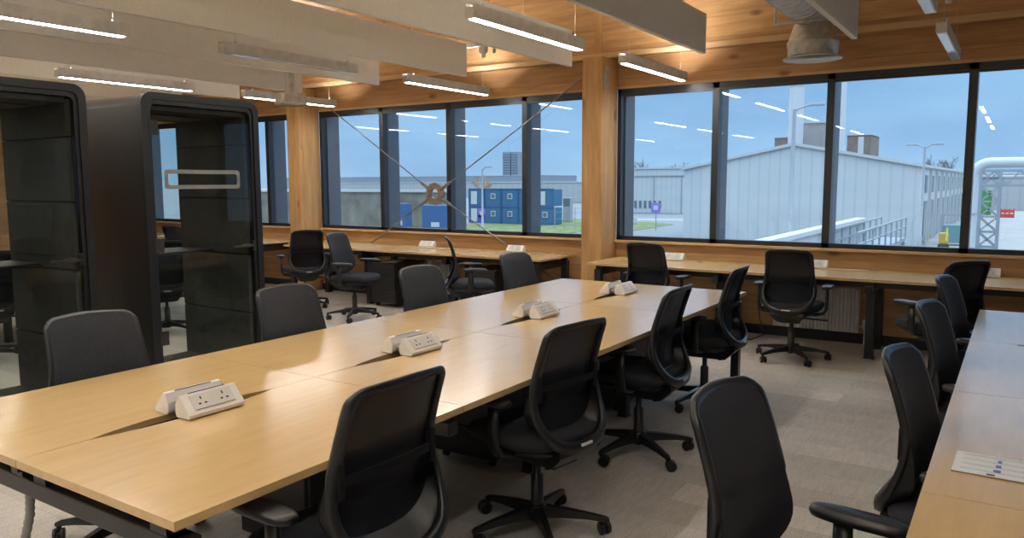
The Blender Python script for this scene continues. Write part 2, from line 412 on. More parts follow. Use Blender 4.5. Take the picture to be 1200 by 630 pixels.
o = MB().box(.03, .56, 4.604, 4.632, ZT, ZT + .0008).build('cable_slot', M['dark'], bench_b); o.location = (-bench_b.location.x, -bench_b.location.y, 0)
def wall_bench(label, xs, y0=7.125, y1=7.915):
    t = thing('window_bench', label, 'desk', (xs[0], y0, 0))
    def rel(mb): mb.v = [(v[0] - xs[0], v[1] - y0, v[2]) for v in mb.v]; return mb
    for a, b in zip(xs[:-1], xs[1:]):
        rel(MB().box(a + .0012, b - .0012, y0, y1, ZT - .025, ZT, .002)).build('desktop', M['oak'], t)
        rel(MB().box(a + .2, b - .2, y1 - .2, y1 - .06, .60, .607).box(a + .2, b - .2, y1 - .2, y1 - .193, .60, .67)).build('cable_tray', M['black'], t)
    for k, x in enumerate(xs):
        xx = x + .1 if k == 0 else (x - .1 if k == len(xs) - 1 else x)
        cb = MB().box(xx - .03, xx + .03, y0 + .05, y1 - .05, .60, .66, .004)
        for by in (y0 + .1, y1 - .1): cb.box(xx - .028, xx + .028, by - .03, by + .03, .66, .7045)
        rel(cb).build('cross_beam', M['black_metal'], t)
        for ly in (y0 + (.08 if k in (0, len(xs) - 1) else .24), y1 - .08):
            lg = MB(); frame_leg(lg, xx, ly, .036); rel(lg).build('leg', M['black_metal'], t)
    for ry in (y0 + .17, y1 - .22):
        rel(MB().box(xs[0] + .1, xs[-1] - .1, ry - .02, ry + .02, .64, .70)).build('rail', M['black_metal'], t)
    return t
wall_bench('oak bench along the right windows with four white sockets', [-3.735, -2.39, -1.045, .30, 1.65])
wall_bench('oak bench along the cross braced windows with paper and sockets', [-8.40, -7.03, -5.66, -4.29])
wall_bench('oak bench under the far left windows seen past the booth', [-13.0, -11.65, -10.3, -8.9])

# ------------------------------------------------------------------ task chairs
def prof(z):
    P = [(.42, .168), (.52, .168), (.62, .172), (.72, .184), (.82, .206), (.92, .238), (1.02, .276)]
    for (a, u), (b, w) in zip(P[:-1], P[1:]):
        if z <= b:
            t = max(0, (z - a) / (b - a)); return u + (w - u) * t
    return P[-1][1]
def prof_s(z): return sum(prof(z + d) for d in (-.03, -.015, 0, .015, .03)) / 5
def back_pt(s, z, off=0.):
    return Vector((s, -(prof_s(z)) + .9 * s * s + off, z))
def flare(z): return .088 * max(0., min(1., (.75 - z) / .24)) ** 1.25
def outline(n=64):
    """closed outline (s, z) of the backrest: rounded top corners, waisted flanks, deep rounded bowl at the foot"""
    right = []
    for k in range(9): a = PI * k / 16; right.append((.228 * math.sin(a) ** .72 if k else 0., .61 - .175 * math.cos(a)))
    right += [(.227, .65), (.220, .69), (.211, .74), (.205, .79), (.202, .84), (.200, .89), (.199, .92)]
    for k in range(1, 8): a = PI / 2 * k / 7; right.append((.132 + .067 * math.cos(a), .928 + .06 * math.sin(a)))
    right.append((.06, .993)); right.append((0, .995))
    return right + [(-s, z) for s, z in right[-2:0:-1]]
OUT = outline()
def mesh_z(z): return z if z > .64 else .64 - (.64 - z) * .58
def ring_obj(parent):
    mb = MB(); n = len(OUT); m = 8; cz = .72
    vs = []
    for i, (s, z) in enumerate(OUT):
        p0 = Vector(OUT[i - 1]); p1 = Vector(OUT[(i + 1) % n]); t = (p1 - p0).normalized(); nr = Vector((-t.y, t.x))   # towards the middle
        low = max(0., min(1., (.62 - z) / .17)); hw = .014 + .012 * low; th = .011 + .008 * low
        side = .5 if abs(s) > .19 and z > .72 else 0
        c = Vector((s, z)) + nr * hw
        for k in range(m):
            a = 2 * PI * k / m; ca, sa = math.cos(a), math.sin(a)
            q = c + nr * (hw * math.copysign(abs(ca) ** .6, ca))
            p = back_pt(q.x, q.y); p.y -= flare(q.y); p.y += (th + .008 * side) * math.copysign(abs(sa) ** .6, sa) - .004; vs.append(p)
    fs = [(i * m + k, i * m + (k + 1) % m, ((i + 1) % n) * m + (k + 1) % m, ((i + 1) % n) * m + k) for i in range(n) for k in range(m)]
    mb.add(vs, fs, True)
    sk = []                                                       # side skirt joining the front mesh to the flared rear loop
    for i, (s, z) in enumerate(OUT):
        p0 = Vector(OUT[i - 1]); p1 = Vector(OUT[(i + 1) % n]); t = (p1 - p0).normalized(); nr = Vector((-t.y, t.x)); q = Vector((s, z)) + nr * .008
        a = back_pt(q.x, q.y); a.y -= flare(q.y); zz = mesh_z(q.y); sk += [a, back_pt(q.x, zz, .006)]
    mb.add(sk, [(2 * i, 2 * i + 1, 2 * ((i + 1) % n) + 1, 2 * ((i + 1) % n)) for i in range(n)], True)
    return mb.build('back_frame', M['blackplastic'], parent)
def mesh_obj(parent):
    mb = MB(); n = len(OUT); vs = []; K = 8; cz = .72
    ins = []
    for i, (s, z) in enumerate(OUT):
        p0 = Vector(OUT[i - 1]); p1 = Vector(OUT[(i + 1) % n]); t = (p1 - p0).normalized(); nr = Vector((-t.y, t.x))
        ins.append(Vector((s, z)) + nr * .005)
    for side in (1, -1):
        for k in range(K + 1):
            f = k / K
            for q in ins: vs.append(back_pt(q.x * f, mesh_z(cz + (q.y - cz) * f), .013 - .010 * max(0., f - .86) / .14 + .0012 * side))
    fs = []
    for b in (0, (K + 1) * n):
        for k in range(K):
            for i in range(n): fs.append((b + k * n + i, b + k * n + (i + 1) % n, b + (k + 1) * n + (i + 1) % n, b + (k + 1) * n + i))
    mb.add(vs, fs, True); o = mb.build('back_mesh', M['mesh'], parent); o.data.materials.append(M['mesh_rear'])
    h = len(fs) // 2
    for i, p in enumerate(o.data.polygons): p.material_index = 1 if i >= h else 0
    return o
def pad_rings(rings):
    """loft of closed rounded rectangles: (half x, half y, cy, z, corner)"""
    mb = MB(); vs = []; n = 32
    for hx, hy, cy, z, rc in rings:
        for k in range(n):
            a = 2 * PI * (k + .5) / n; ca, sa = math.cos(a), math.sin(a); e = rc
            vs.append((hx * math.copysign(abs(ca) ** e, ca), cy + hy * math.copysign(abs(sa) ** e, sa), z - .018 * max(0, (sa * hy + cy) / .25) ** 3))
    fs = [(i * n + k, i * n + (k + 1) % n, (i + 1) * n + (k + 1) % n, (i + 1) * n + k) for i in range(len(rings) - 1) for k in range(n)]
    fs += [tuple(range(n))[::-1], tuple(range((len(rings) - 1) * n, len(rings) * n))]
    return mb.add(vs, fs, True)
def make_chair():
    t = thing('task_chair', 'x', 'chair', group=None)
    ring_obj(t); mesh_obj(t)
    b = MB()                                                      # lumbar pad: two clips on the flanks and a band behind the mesh
    for z0, z1 in ((.70, .728),):
        n = 14; vs = []
        for k in range(n + 1):
            s = -.196 + .392 * k / n
            for z, d in ((z0, -.012), (z1, -.012), (z1, -.022), (z0, -.022)): vs.append(back_pt(s, z + .012 * math.cos(PI * s / .4), d))
        fs = [(4 * k + i, 4 * k + (i + 1) % 4, 4 * k + 4 + (i + 1) % 4, 4 * k + 4 + i) for k in range(n) for i in range(4)] + [(0, 1, 2, 3), (4 * n + 3, 4 * n + 2, 4 * n + 1, 4 * n)]
        b.add(vs, fs)
    for sx in (-1, 1):
        p = back_pt(.185 * sx, .72); b.box(p.x - .012, p.x + .012, p.y - .03, p.y - .008, .665, .775, .006)
    b.build('lumbar_support', M['mattblack'], t)
    p = back_pt(0, .475); p.y -= flare(.475) ; MB().box(-.035, .035, p.y - .026, p.y - .012, .468, .479, .001).build('tag', M['tag'], t, 'small pale grey tag')
    pad_rings([(.20, .20, .02, .445, .55), (.235, .232, .02, .455, .5), (.245, .242, .02, .475, .45), (.245, .242, .02, .495, .45), (.235, .23, .02, .513, .5), (.19, .19, .015, .521, .6), (.08, .08, .01, .523, .8)]).build('seat', M['fabric'], t)
    pad_rings([(.12, .14, 0, .395, .5), (.19, .20, .01, .42, .5), (.222, .22, .015, .4445, .5)]).build('seat_shell', M['blackplastic'], t)
    mech = MB().box(-.085, .085, -.17, .13, .345, .398, .015)
    n = 10; vs = []                                               # sweeping carrier from below the seat up to the bowl of the back
    for k in range(n + 1):
        f = k / n; y = -.12 - .125 * f; z = .365 + .085 * f ** 1.6; w = .085 + .05 * f; th = .022
        for sx, dz in ((-1, -th), (1, -th), (1, th), (-1, th)): vs.append((w * sx, y + .01 * (dz > 0), z + dz))
    mech.add(vs, [(4 * k + i, 4 * k + (i + 1) % 4, 4 * k + 4 + (i + 1) % 4, 4 * k + 4 + i) for k in range(n) for i in range(4)] + [(0, 1, 2, 3), (4 * n + 3, 4 * n + 2, 4 * n + 1, 4 * n)])
    mech.tube([(.08, .02, .37), (.25, .03, .365)], .007, 8).box(.235, .29, .018, .042, .358, .372, .004)
    mech.build('tilt_mechanism', M['blackplastic'], t)
    MB().lathe([(.026, .055), (.028, .06), (.028, .27), (.017, .275), (.017, .35)], 20).build('gas_lift', M['black_metal'], t)
    for sx in (-1, 1):
        a = MB(); n = 8                                           # L shaped post: out from under the seat, then up
        path = [(.10 * sx, -.01, .41), (.20 * sx, -.01, .415), (.262 * sx, -.01, .43), (.283 * sx, -.01, .47), (.285 * sx, -.01, .55), (.285 * sx, -.01, .645)]
        wid = [(.03, .012), (.034, .012), (.034, .014), (.03, .013), (.028, .012), (.026, .011)]
        vs = []
        for i, p in enumerate(path):
            pv = Vector(p); q0 = Vector(path[max(0, i - 1)]); q1 = Vector(path[min(5, i + 1)]); tt = (q1 - q0).normalized(); yy = Vector((0, 1, 0)); nn = tt.cross(yy)
            wy, wn = wid[i]
            for k in range(n):
                an = 2 * PI * k / n; ca, sa = math.cos(an), math.sin(an)
                vs.append(pv + yy * wy * math.copysign(abs(ca) ** .5, ca) + nn * wn * math.copysign(abs(sa) ** .5, sa))
        fs = [(i * n + k, i * n + (k + 1) % n, (i + 1) * n + (k + 1) % n, (i + 1) * n + k) for i in range(5) for k in range(n)] + [tuple(range(n))[::-1], tuple(range(5 * n, 6 * n))]
        a.add(vs, fs, True); arm = a.build('armrest', M['blackplastic'], t)
        pd = MB(); vs = []; n = 28; rings = [(.030, .105, .644), (.041, .125, .650), (.044, .13, .662), (.040, .126, .672), (.026, .11, .676)]
        for hx, hy, z in rings:
            for k in range(n):
                an = 2 * PI * (k + .5) / n; ca, sa = math.cos(an), math.sin(an)
                vs.append((.283 * sx + hx * math.copysign(abs(ca) ** .7, ca), .03 + hy * math.copysign(abs(sa) ** .7, sa), z - .006 * (sa ** 2) * (sa > 0)))
        fs = [(i * n + k, i * n + (k + 1) % n, (i + 1) * n + (k + 1) % n, (i + 1) * n + k) for i in range(4) for k in range(n)] + [tuple(range(n))[::-1], tuple(range(4 * n, 5 * n))]
        pd.add(vs, fs, True).build('arm_pad', M['blackplastic'], arm)
    sb = MB().lathe([(.034, .062), (.046, .075), (.046, .118), (.036, .135), (.029, .136)], 20)
    for k in range(5):
        an = 2 * PI * k / 5 + PI / 2; d = Vector((math.cos(an), math.sin(an), 0)); w = Vector((-d.y, d.x, 0)); vs = []
        for r, hw, zt, zb in ((.03, .026, .128, .075), (.12, .022, .118, .078), (.22, .018, .102, .076), (.305, .015, .086, .066), (.322, .010, .078, .064)):
            vs += [d * r + w * hw + Vector((0, 0, zb)), d * r - w * hw + Vector((0, 0, zb)), d * r - w * hw * .7 + Vector((0, 0, zt)), d * r + w * hw * .7 + Vector((0, 0, zt))]
        sb.add(vs, [(4 * i + j, 4 * i + (j + 1) % 4, 4 * i + 4 + (j + 1) % 4, 4 * i + 4 + j) for i in range(4) for j in range(4)] + [(0, 1, 2, 3), (19, 18, 17, 16)])
    base = sb.build('star_base', M['blackplastic'], t)
    for k in range(5):
        an = 2 * PI * k / 5 + PI / 2; c = Vector((math.cos(an) * .308, math.sin(an) * .308, 0)); sw = an + PI / 2 + (.5 if k % 2 else -.4)
        cm = MB(); d = Vector((math.cos(sw), math.sin(sw), 0)); w = Vector((-d.y, d.x, 0)); ctr = c + d * .018 + Vector((0, 0, .029))
        for s in (-1, 1): cm.tube([ctr + w * s * .007, ctr + w * s * .009, ctr + w * s * .022, ctr + w * s * .025], [.024, .029, .029, .023], 18)
        cm.tube([ctr - w * .007, ctr + w * .007], .018, 12)
        cm.tube([c + Vector((0, 0, .05)), c + Vector((0, 0, .07))], .011, 10)
        cm.box(ctr.x - .012, ctr.x + .012, ctr.y - .012, ctr.y + .012, .045, .06, .003)
        cm.build('caster', M['blackplastic'], base)
    return t
proto = make_chair(); used = []
def chair(x, y, face, label, group, lift=0.):
    o = proto if not used else copy_tree(proto)
    used.append(o); o.location = (x, y, 0); o.rotation_euler = (0, 0, math.radians(face - 90))
    tag(o, label, 'chair', group)
    for ch in o.children:                                         # height adjustable back
        if ch.name.split('.')[0] in ('back_frame', 'back_mesh', 'lumbar_support', 'tag'): ch.location.z = lift
    return o
gA, gB, gW = 'chairs along the right side of the long bench', 'chairs along the left side of the long bench', 'chairs at the window benches'
chair(-1.66, 1.62, 178, 'black mesh task chair nearest the viewer, cut off by bottom edge at the bench', gA, .035)
chair(-1.73, 2.84, 170, 'black mesh task chair second along the near side of the long bench', gA)
chair(-1.77, 4.03, 181, 'black mesh task chair third along the near side of the long bench', gA)
chair(-1.79, 5.20, 182, 'black mesh task chair at the far end of the near side of the long bench', gA)
chair(-3.195, 1.79, -6, 'charcoal backed chair in front of the gap between the glass booths', gB)
chair(-3.19, 2.88, -5, 'charcoal backed chair behind the long bench, right of the second booth door', gB)
chair(-3.20, 4.05, -5, 'charcoal backed chair behind the long bench in front of the side-on chair', gB)
chair(-3.20, 5.25, -5, 'charcoal backed chair at the window end of the far side of the bench', gB)
chair(-2.93, 7.02, 85, 'black mesh chair at the window bench beside the timber column', gW)
chair(-1.62, 6.96, 92, 'black mesh chair at the window bench in front of the radiator', gW)
chair(-.45, 6.58, 140, 'black mesh chair turned askew at the window bench behind the sky-lit desk', gW)
chair(-7.52, 6.70, 150, 'black mesh chair with its back to us beside the column next to the booth', gW)
chair(-6.38, 6.42, 12, 'black chair seen from its front with a full seat before the cross brace', gW)
chair(-4.90, 6.66, 40, 'black chair seen exactly side-on under the brace ring', gW)
gC = 'chairs along the right hand bench'
chair(-.37, 1.88, -6, 'large black chair close to the viewer at bottom right, armrest showing', gC, .05)
chair(-.08, 2.86, -6, 'black chair tucked at the sky-lit desk, just behind the large near chair', gC)
chair(-.10, 4.07, -8, 'black chair tucked at the sky-lit desk in the middle of its row', gC)
chair(-.12, 5.25, -8, 'black chair at the far corner of the sky-lit desk near the window', gC)
gD = 'chairs behind the glass booths'
chair(-7.45, 4.75, 150, 'black chair seen through the door of the second booth', gD)
chair(-7.6, 3.1, 180, 'black chair seen through the glass of the leftmost booth', gD)
chair(-9.9, 6.65, 95, 'black chair at the far left window bench behind the booth', gD)

# ------------------------------------------------------------------ glass booths
def rrect(y0, y1, z0, z1, r, n=8):
    pts = []
    for cy, cz, a0 in ((y1 - r, z0 + r, -PI / 2), (y1 - r, z1 - r, 0), (y0 + r, z1 - r, PI / 2), (y0 + r, z0 + r, PI)):
        for k in range(n + 1): a = a0 + PI / 2 * k / n; pts.append((cy + r * math.cos(a), cz + r * math.sin(a)))
    return pts
def ring_prism(mb, o, i, axis, a, b):
    n = len(o)
    def P(p, t): q = [0, 0, 0]; oo = [k for k in range(3) if k != axis]; q[oo[0]], q[oo[1]] = p; q[axis] = t; return q
    vs = [P(p, a) for p in o] + [P(p, a) for p in i] + [P(p, b) for p in o] + [P(p, b) for p in i]
    fs = []
    for k in range(n):
        j = (k + 1) % n
        fs += [(k, j, n + j, n + k), (2 * n + k, 3 * n + k, 3 * n + j, 2 * n + j), (k, 2 * n + k, 2 * n + j, j), (n + k, n + j, 3 * n + j, 3 * n + k)]
    return mb.add(vs, fs)
def booth(y0, label, shelf_z, recess):
    W, D, H = .985, 1.0, 2.195; XF = -5.1
    t = thing('phone_booth', label, 'booth', (XF, y0, 0), 0, 'glass fronted phone booths')
    def rel(m): return m
    sh = MB(); ring_prism(sh, rrect(.012, W - .012, .02, H - .012, .075), rrect(.07, W - .07, .09, H - .075, .03), 0, -D + .04, -.05)
    for fx in (-D + .12, -.12):
        for fy in (.1, W - .1): sh.lathe([(.025, 0), (.025, .022)], 12, (fx, fy, 0))
    sh.build('shell', M['podshell'], t)
    for nm, xa, xb in (('front_frame', -.05, .0), ('rear_frame', -D, -D + .04)):
        f = MB(); ring_prism(f, rrect(0, W, .012, H, .085), rrect(.05, W - .05, .065, H - .05, .05), 0, xa, xb); f.build(nm, M['black'], t)
    d = MB(); ring_prism(d, rrect(.052, W - .052, .067, H - .052, .05), rrect(.075, W - .075, .09, H - .08, .04), 0, -.035, -.012)
    door = d.build('door', M['black'], t)
    MB().prism(rrect(.073, W - .073, .088, H - .078, .04), 0, -.027, -.019).build('door_glass', M['podglass'], door)
    MB().box(-.018, .012, W - .20, W - .085, 1.055, 1.085, .006).box(-.012, .03, W - .12, W - .09, 1.03, 1.11, .006).box(.012, .032, W - .30, W - .1, 1.062, 1.078, .005).build('handle', M['black_metal'], door)
    for hz in (.45, 1.12, 1.95): MB().box(-.014, .003, .05, .12, hz - .05, hz + .05, .002).build('hinge', M['dark'], door)
    m = MB()
    if not recess: ring_prism(m, rrect(.16, .80, 1.52, 1.66, .025, 4), rrect(.188, .772, 1.549, 1.631, .015, 4), 0, -.018, -.0165).build('glass_marking', M['ringwhite'], door, 'frosted grey outlined bar on the door glass')
    MB().prism(rrect(.052, W - .052, .067, H - .052, .05), 0, -D + .012, -D + .02).build('rear_glass', M['podglass'], t)
    zs = [.1, .52, .99, 1.44, 1.86, H - .09]
    for sy in (0, 1):
        ya, yb = (.071, .105) if sy == 0 else (W - .105, W - .071)
        for a, b in zip(zs[:-1], zs[1:]):
            MB().box(-D + .06, -.06, ya, yb, a + .004, b - .004, .008).build('wall_pad', M['podfelt'], t)
    MB().box(-D + .06, -.06, .106, W - .106, H - .12, H - .08, .008).build('ceiling_pad', M['podfelt'], t)
    MB().box(-D + .06, -.06, .071, W - .071, .092, .10).build('floor_pad', M['podfelt'], t)
    MB().box(-D + .30, -.32, .14, W - .14, H - .128, H - .121, .003).build('ceiling_light', M['dark'], t)
    if recess:
        MB().box(-.82, -.30, W - .118, W - .106, 1.08, 1.42, .004).build('padded_panel', M['podfelt'], t)
    MB().box(-D + .08, -.50, .107, W - .107, shelf_z - .02, shelf_z, .006).build('shelf', M['black'], t)
    return t
booth(1.775, 'black glass fronted booth cut off by the left picture edge', 1.02, True)
booth(3.135, 'black glass fronted booth with grey outlined bar on its door', 1.02, False)
cv = MB().tube([(-5.95, 3.25, .115), (-5.75, 3.35, .118), (-5.6, 3.3, .14), (-5.45, 3.42, .14), (-5.35, 3.6, .118), (-5.5, 3.8, .115)], .008, 8)
tag(cv.build('floor_cable', M['black']), 'black cable looping on the floor inside the second booth', 'cable')

# ------------------------------------------------------------------ ceiling: baffles, lights, ducts
bx = [-1.19, -2.445, -3.80, -5.09, -6.36, -7.66, -8.88, -10.15, -11.4]
bl = ['rightmost hanging felt baffle beside the ventilation duct', 'hanging felt baffle above the lit pendant right of the middle column', 'hanging felt baffle behind the nearest pendant light',
      'hanging felt baffle left of the small ceiling fitting', 'hanging felt baffle behind the unlit pendant', 'hanging felt baffle ending at the small round diffuser',
      'hanging felt baffle low above the second booth', 'hanging felt baffle above the leftmost booth, far left', 'farthest left hanging felt baffle near the end wall']
for x, l in zip(bx, bl):
    t = thing('ceiling_baffle', l, 'baffle', (x, 0, 2.695), 0, 'long felt ceiling baffles')
    MB().box(-.022, .022, -4.2, 6.87, 0, .345, .003).build('felt_panel', M['baffle'], t)
    for yy in (-3, -1.2, .6, 2.4, 4.2, 6.0):
        MB().tube([(0, yy, .33), (0, yy, ZC - 2.695)], .002, 6).box(-.006, .006, yy - .012, yy + .012, .335, .375).build('hanger', M['wire'], t)
LX = {'c': -3.0, 'l': -5.42, 'f': -7.93, 'r': -.535}
def pendant(x, y0, label, lit, grp='linear pendant lights'):
    t = thing('pendant_light', label, 'light', (x, y0, 2.6), 0, grp)
    L = 1.5
    MB().prism([(-.035, 0.004), (-.031, 0), (.031, 0), (.035, 0.004), (.035, .09), (.027, .09), (.027, .068), (-.027, .068), (-.027, .09), (-.035, .09)], 1, 0, L).build('housing', M['lampbody'], t)
    MB().box(-.027, .027, .035, L - .035, -.003, -.0005).build('diffuser', (M['dim'] if lit == 2 else M['lit']) if lit else M['unlit'], t, 'glowing white diffuser strip' if lit else 'unlit glossy diffuser strip')
    if lit: MB().box(-.022, .022, .10, L - .10, .0685, .071).build('uplight_slot', M['up'], t)
    for yy in (.14, L - .1):
        MB().tube([(0, yy, .09), (0, yy, ZC - 2.6)], .0018, 6).lathe([(.012, .091), (.012, .102), (.004, .118)], 10, (0, yy, 0)).build('suspension_wire', M['wire'], t)
    return t
pendant(LX['c'], 4.10, 'lit pendant light nearest the viewer, over the middle of the bench', True)
pendant(LX['c'], 6.36, 'lit pendant light right of the timber column top', True)
pendant(LX['l'], 6.26, 'lit pendant light below a baffle end, left of the column', True)
pendant(LX['l'], 4.04, 'pendant light with dark diffuser in front of a baffle', False)
pendant(LX['l'], 1.76, 'lit pendant light at the top left corner of the picture', True)
pendant(LX['f'], 6.20, 'lit pendant light partly behind the small round diffuser', True)
pendant(LX['f'], 4.02, 'lit pendant light just above the two booths', True)
pendant(LX['r'], 6.36, 'unlit pendant light at upper right in front of the windows', False)
pendant(LX['r'], 4.12, 'unlit pendant light cut by the top picture edge at right', False)
for x in (LX['c'], LX['l'], LX['f']):
    for y in (1.84, -.42, -2.68):
        if x == LX['l'] and y > 1: continue
        pendant(x, y, 'added lit pendant light above or behind the viewpoint, lifting the aisle floor', True, 'pendant lights out of view')
for x, ys in ((-.535, (1.84, -.42, -2.68)),):  # lit pendants added to lift the aisle floor; this row's visible ones are unlit
    for y in ys: pendant(x, y, 'added lit pendant light above or behind the viewpoint, lifting the aisle floor', 2 if y > 1 else True, 'pendant lights out of view')
pendant(-10.4, 4.02, 'lit pendant light far left over the bench behind the booths', True)
pendant(-10.4, 1.6, 'added lit pendant light above or behind the viewpoint, lifting the aisle floor', True, 'pendant lights out of view')

# supply duct with round diffuser at upper right
DX, DYc, DZ = -1.60, 7.28, 2.62
t = thing('ventilation_duct', 'spiral steel duct with a round ceiling diffuser at upper right', 'duct', (DX, DYc, DZ))
d = MB(); rings = []; y = .24; path = []; rr = []
while y > -8.5: path += [(0, y, .48), (0, y - .045, .48), (0, y - .05, .48), (0, y - .06, .48), (0, y - .065, .48)]; rr += [.205, .205, .211, .211, .205]; y -= .11
d.tube(path, rr, 28); d.build('duct_pipe', M['galv'], t)
pl = MB(); n = 40; vs = []
for f in (0, .5, 1.):
    for k in range(n):
        a = 2 * PI * (k + .5) / n; ca, sa = math.cos(a), math.sin(a); e = 1 - .55 * f
        sq = .145
        rx = (.215 * (1 - f) + sq * f); vs.append((rx * math.copysign(abs(ca) ** e, ca), rx * math.copysign(abs(sa) ** e, sa), .145 + .16 * f))
pl.add(vs, [(i * n + k, i * n + (k + 1) % n, (i + 1) * n + (k + 1) % n, (i + 1) * n + k) for i in range(2) for k in range(n)], True)
pl.build('plenum_cone', M['galv'], t)
MB().lathe([(.203, .032), (.208, .036), (.215, .135), (.22, .14), (.22, .15), (.215, .155)], 40).build('plenum_drum', M['galv'], t)
df = MB().lathe([(.245, .006), (.248, .012), (.208, .03)], 40, cap=False)
for r0, r1 in ((.245, .218), (.21, .19), (.176, .148), (.134, .106), (.092, .064), (.05, .0)):
    df.lathe([(r0, .004), (max(r1, .0001), .016 if r1 else .006)], 40, cap=False)
df.lathe([(.20, .022), (.0001, .022)], 40, cap=False)
df.build('diffuser_face', M['radiator'], t, 'pale ringed diffuser face')
for yy in (-.4, -2.2, -4.0):
    MB().box(-.235, -.22, yy - .02, yy + .02, .26, ZC - DZ).box(.22, .235, yy - .02, yy + .02, .26, ZC - DZ).box(-.235, .235, yy - .02, yy + .02, .25, .265).build('hanger', M['galv'], t)
# small diffuser at left
q = at(341, 123, 6.2)
t = thing('ceiling_diffuser', 'small round steel air diffuser hanging beside a pendant, left of the column', 'vent', (q.x, q.y, q.z))
MB().lathe([(.175, .006), (.188, .01), (.178, .02), (.175, .125), (.17, .13), (.05, .14), (.045, ZC - q.z - .01)], 36).build('drum', M['galv'], t)
MB().lathe([(.172, .005), (.14, -.004)], 36, cap=False).lathe([(.12, .002), (.07, -.004)], 36, cap=False).lathe([(.05, .002), (.0001, -.004)], 36, cap=False).build('diffuser_face', M['galv'], t)
# ceiling fittings: short steel channel with sprinkler / sensor heads
def fitting(x, y, z, label):
    t = thing('sensor_rail', label, 'fitting', (x, y, z))
    MB().box(-.42, .12, -.03, .03, .02, .028).box(-.42, .12, -.03, -.024, .02, .06).box(-.42, .12, .024, .03, .02, .06).build('channel', M['galv'], t)
    MB().lathe([(.018, -.10), (.024, -.09), (.024, -.06), (.045, -.05), (.05, -.03), (.05, .018)], 18, (-.04, 0, 0)).build('sensor_head', M['white'], t)
    MB().lathe([(.006, -.07), (.018, -.06), (.018, -.02), (.01, .02)], 12, (.1, 0, 0)).build('sprinkler', M['steel'], t)
    for xx in (-.36, .06): MB().tube([(xx, 0, .028), (xx, 0, ZC - z)], .004, 6).build('hanger', M['wire'], t)
fitting(-5.03 + .14, 6.98, 3.0, 'small steel channel with white sensor at a baffle end, upper middle')
fitting(-.50, 6.9, 3.0, 'small steel channel with sensor at the top right above the pendant')
fitting(-8.0, 6.9, 2.98, 'small steel channel beside the baffle end at upper left')

# ------------------------------------------------------------------ cross brace
YBR = 7.932
t = thing('cross_brace', 'steel cross bracing rods with a ring plate before the window', 'brace', (0, YBR, 0))
rc = at(510, 227, YBR)
g = MB(); n = 40
ring = MB()
vs = []
for rad in (.145, .145, .065, .065):
    pass
prf = [(.145, -.012), (.145, .012), (.06, .012), (.06, -.012)]
for k in range(n):
    a = 2 * PI * k / n
    for r, yy in prf: vs.append((rc.x + r * math.cos(a), yy, rc.z + r * math.sin(a)))
ring.add(vs, [(4 * k + i, 4 * k + (i + 1) % 4, 4 * ((k + 1) % n) + (i + 1) % 4, 4 * ((k + 1) % n) + i) for k in range(n) for i in range(4)])
ring.build('ring_plate', M['ringsteel'], t)
for (cx, cz) in ((COLX[1] + .125, 2.80), (COLX[2] - .125, 2.83), (COLX[1] + .125, .12), (COLX[2] - .125, .12)):
    dv = Vector((cx - rc.x, 0, cz - rc.z)).normalized(); st = Vector((rc.x, 0, rc.z)) + dv * .10
    rd = MB().tube([st, (cx, 0, cz)], .0085, 10).tube([st, st + dv * .05, st + dv * .16, st + dv * .2], [.02, .024, .020, .011], 12)
    rd.build('tie_rod', M['rod'], t)

# ------------------------------------------------------------------ radiators, pedestals, power units
def radiator(x0, x1, label):
    t = thing('radiator', label, 'radiator', ((x0 + x1) / 2, YF - .07, .12)); w = (x1 - x0) / 2
    p = MB(); n = max(4, int((x1 - x0) / .033)); pts = []
    for k in range(n):
        a = -w + 2 * w * k / n; s = 2 * w / n
        pts += [(a, -.04), (a + s * .25, -.052), (a + s * .6, -.052), (a + s * .85, -.04)]
    pts += [(w, -.04), (w, -.028), (-w, -.028)]
    p.prism(pts, 2, 0, .42); p.build('panel', M['radiator'], t)
    MB().box(-w, w, -.028, .012, .40, .425, .004).box(-w, -w + .006, -.03, .012, 0, .42).box(w - .006, w, -.03, .012, 0, .42).build('casing', M['radiator'], t)
    MB().tube([(w + .002, -.01, .06), (w + .04, -.01, .06), (w + .05, -.01, .04), (w + .05, -.01, -.119)], .008, 10).tube([(w + .05, -.01, .04), (w + .05, -.01, .09), (w + .05, -.01, .13)], [.018, .024, .02], 14).build('valve', M['white'], t)
radiator(-2.02, -1.22, 'white ribbed radiator under the right window bench')
radiator(-6.75, -6.05, 'white radiator under the cross braced windows')
def pedestal(x, y, rz, label):
    t = thing('drawer_pedestal', label, 'drawer unit', (x, y, 0), rz, 'black under-desk drawer pedestals')
    MB().box(-.21, .21, -.28, .28, .05, .565, .006).build('body', M['black'], t)
    for a, b in ((.06, .225), (.232, .395), (.402, .555)):
        d = MB().box(-.203, .203, -.30, -.281, a, b, .004).build('drawer', M['black'], t)
        MB().box(-.07, .07, -.306, -.3005, b - .03, b - .02, .002).build('handle', M['dark'], d)
    for sx in (-.16, .16):
        for sy in (-.22, .22): MB().tube([(sx - .012, sy, .025), (sx + .012, sy, .025)], .025, 14).box(sx - .006, sx + .006, sy - .006, sy + .006, .03, .06).build('caster', M['blackplastic'], t)
pedestal(-2.52, 3.62, 0, 'black drawer pedestal under the bench behind the second near-side chair')
pedestal(-2.40, 4.95, 0, 'black drawer pedestal under the bench beside the third near-side chair')
pedestal(-2.55, 2.35, 0, 'black drawer pedestal under the bench behind the nearest chair')
pedestal(-6.66, 7.5, 0, 'black drawer pedestal under the window bench right of the front-facing chair')
pedestal(-5.15, 7.50, 0, 'black drawer pedestal under the window bench behind the side-on chair')
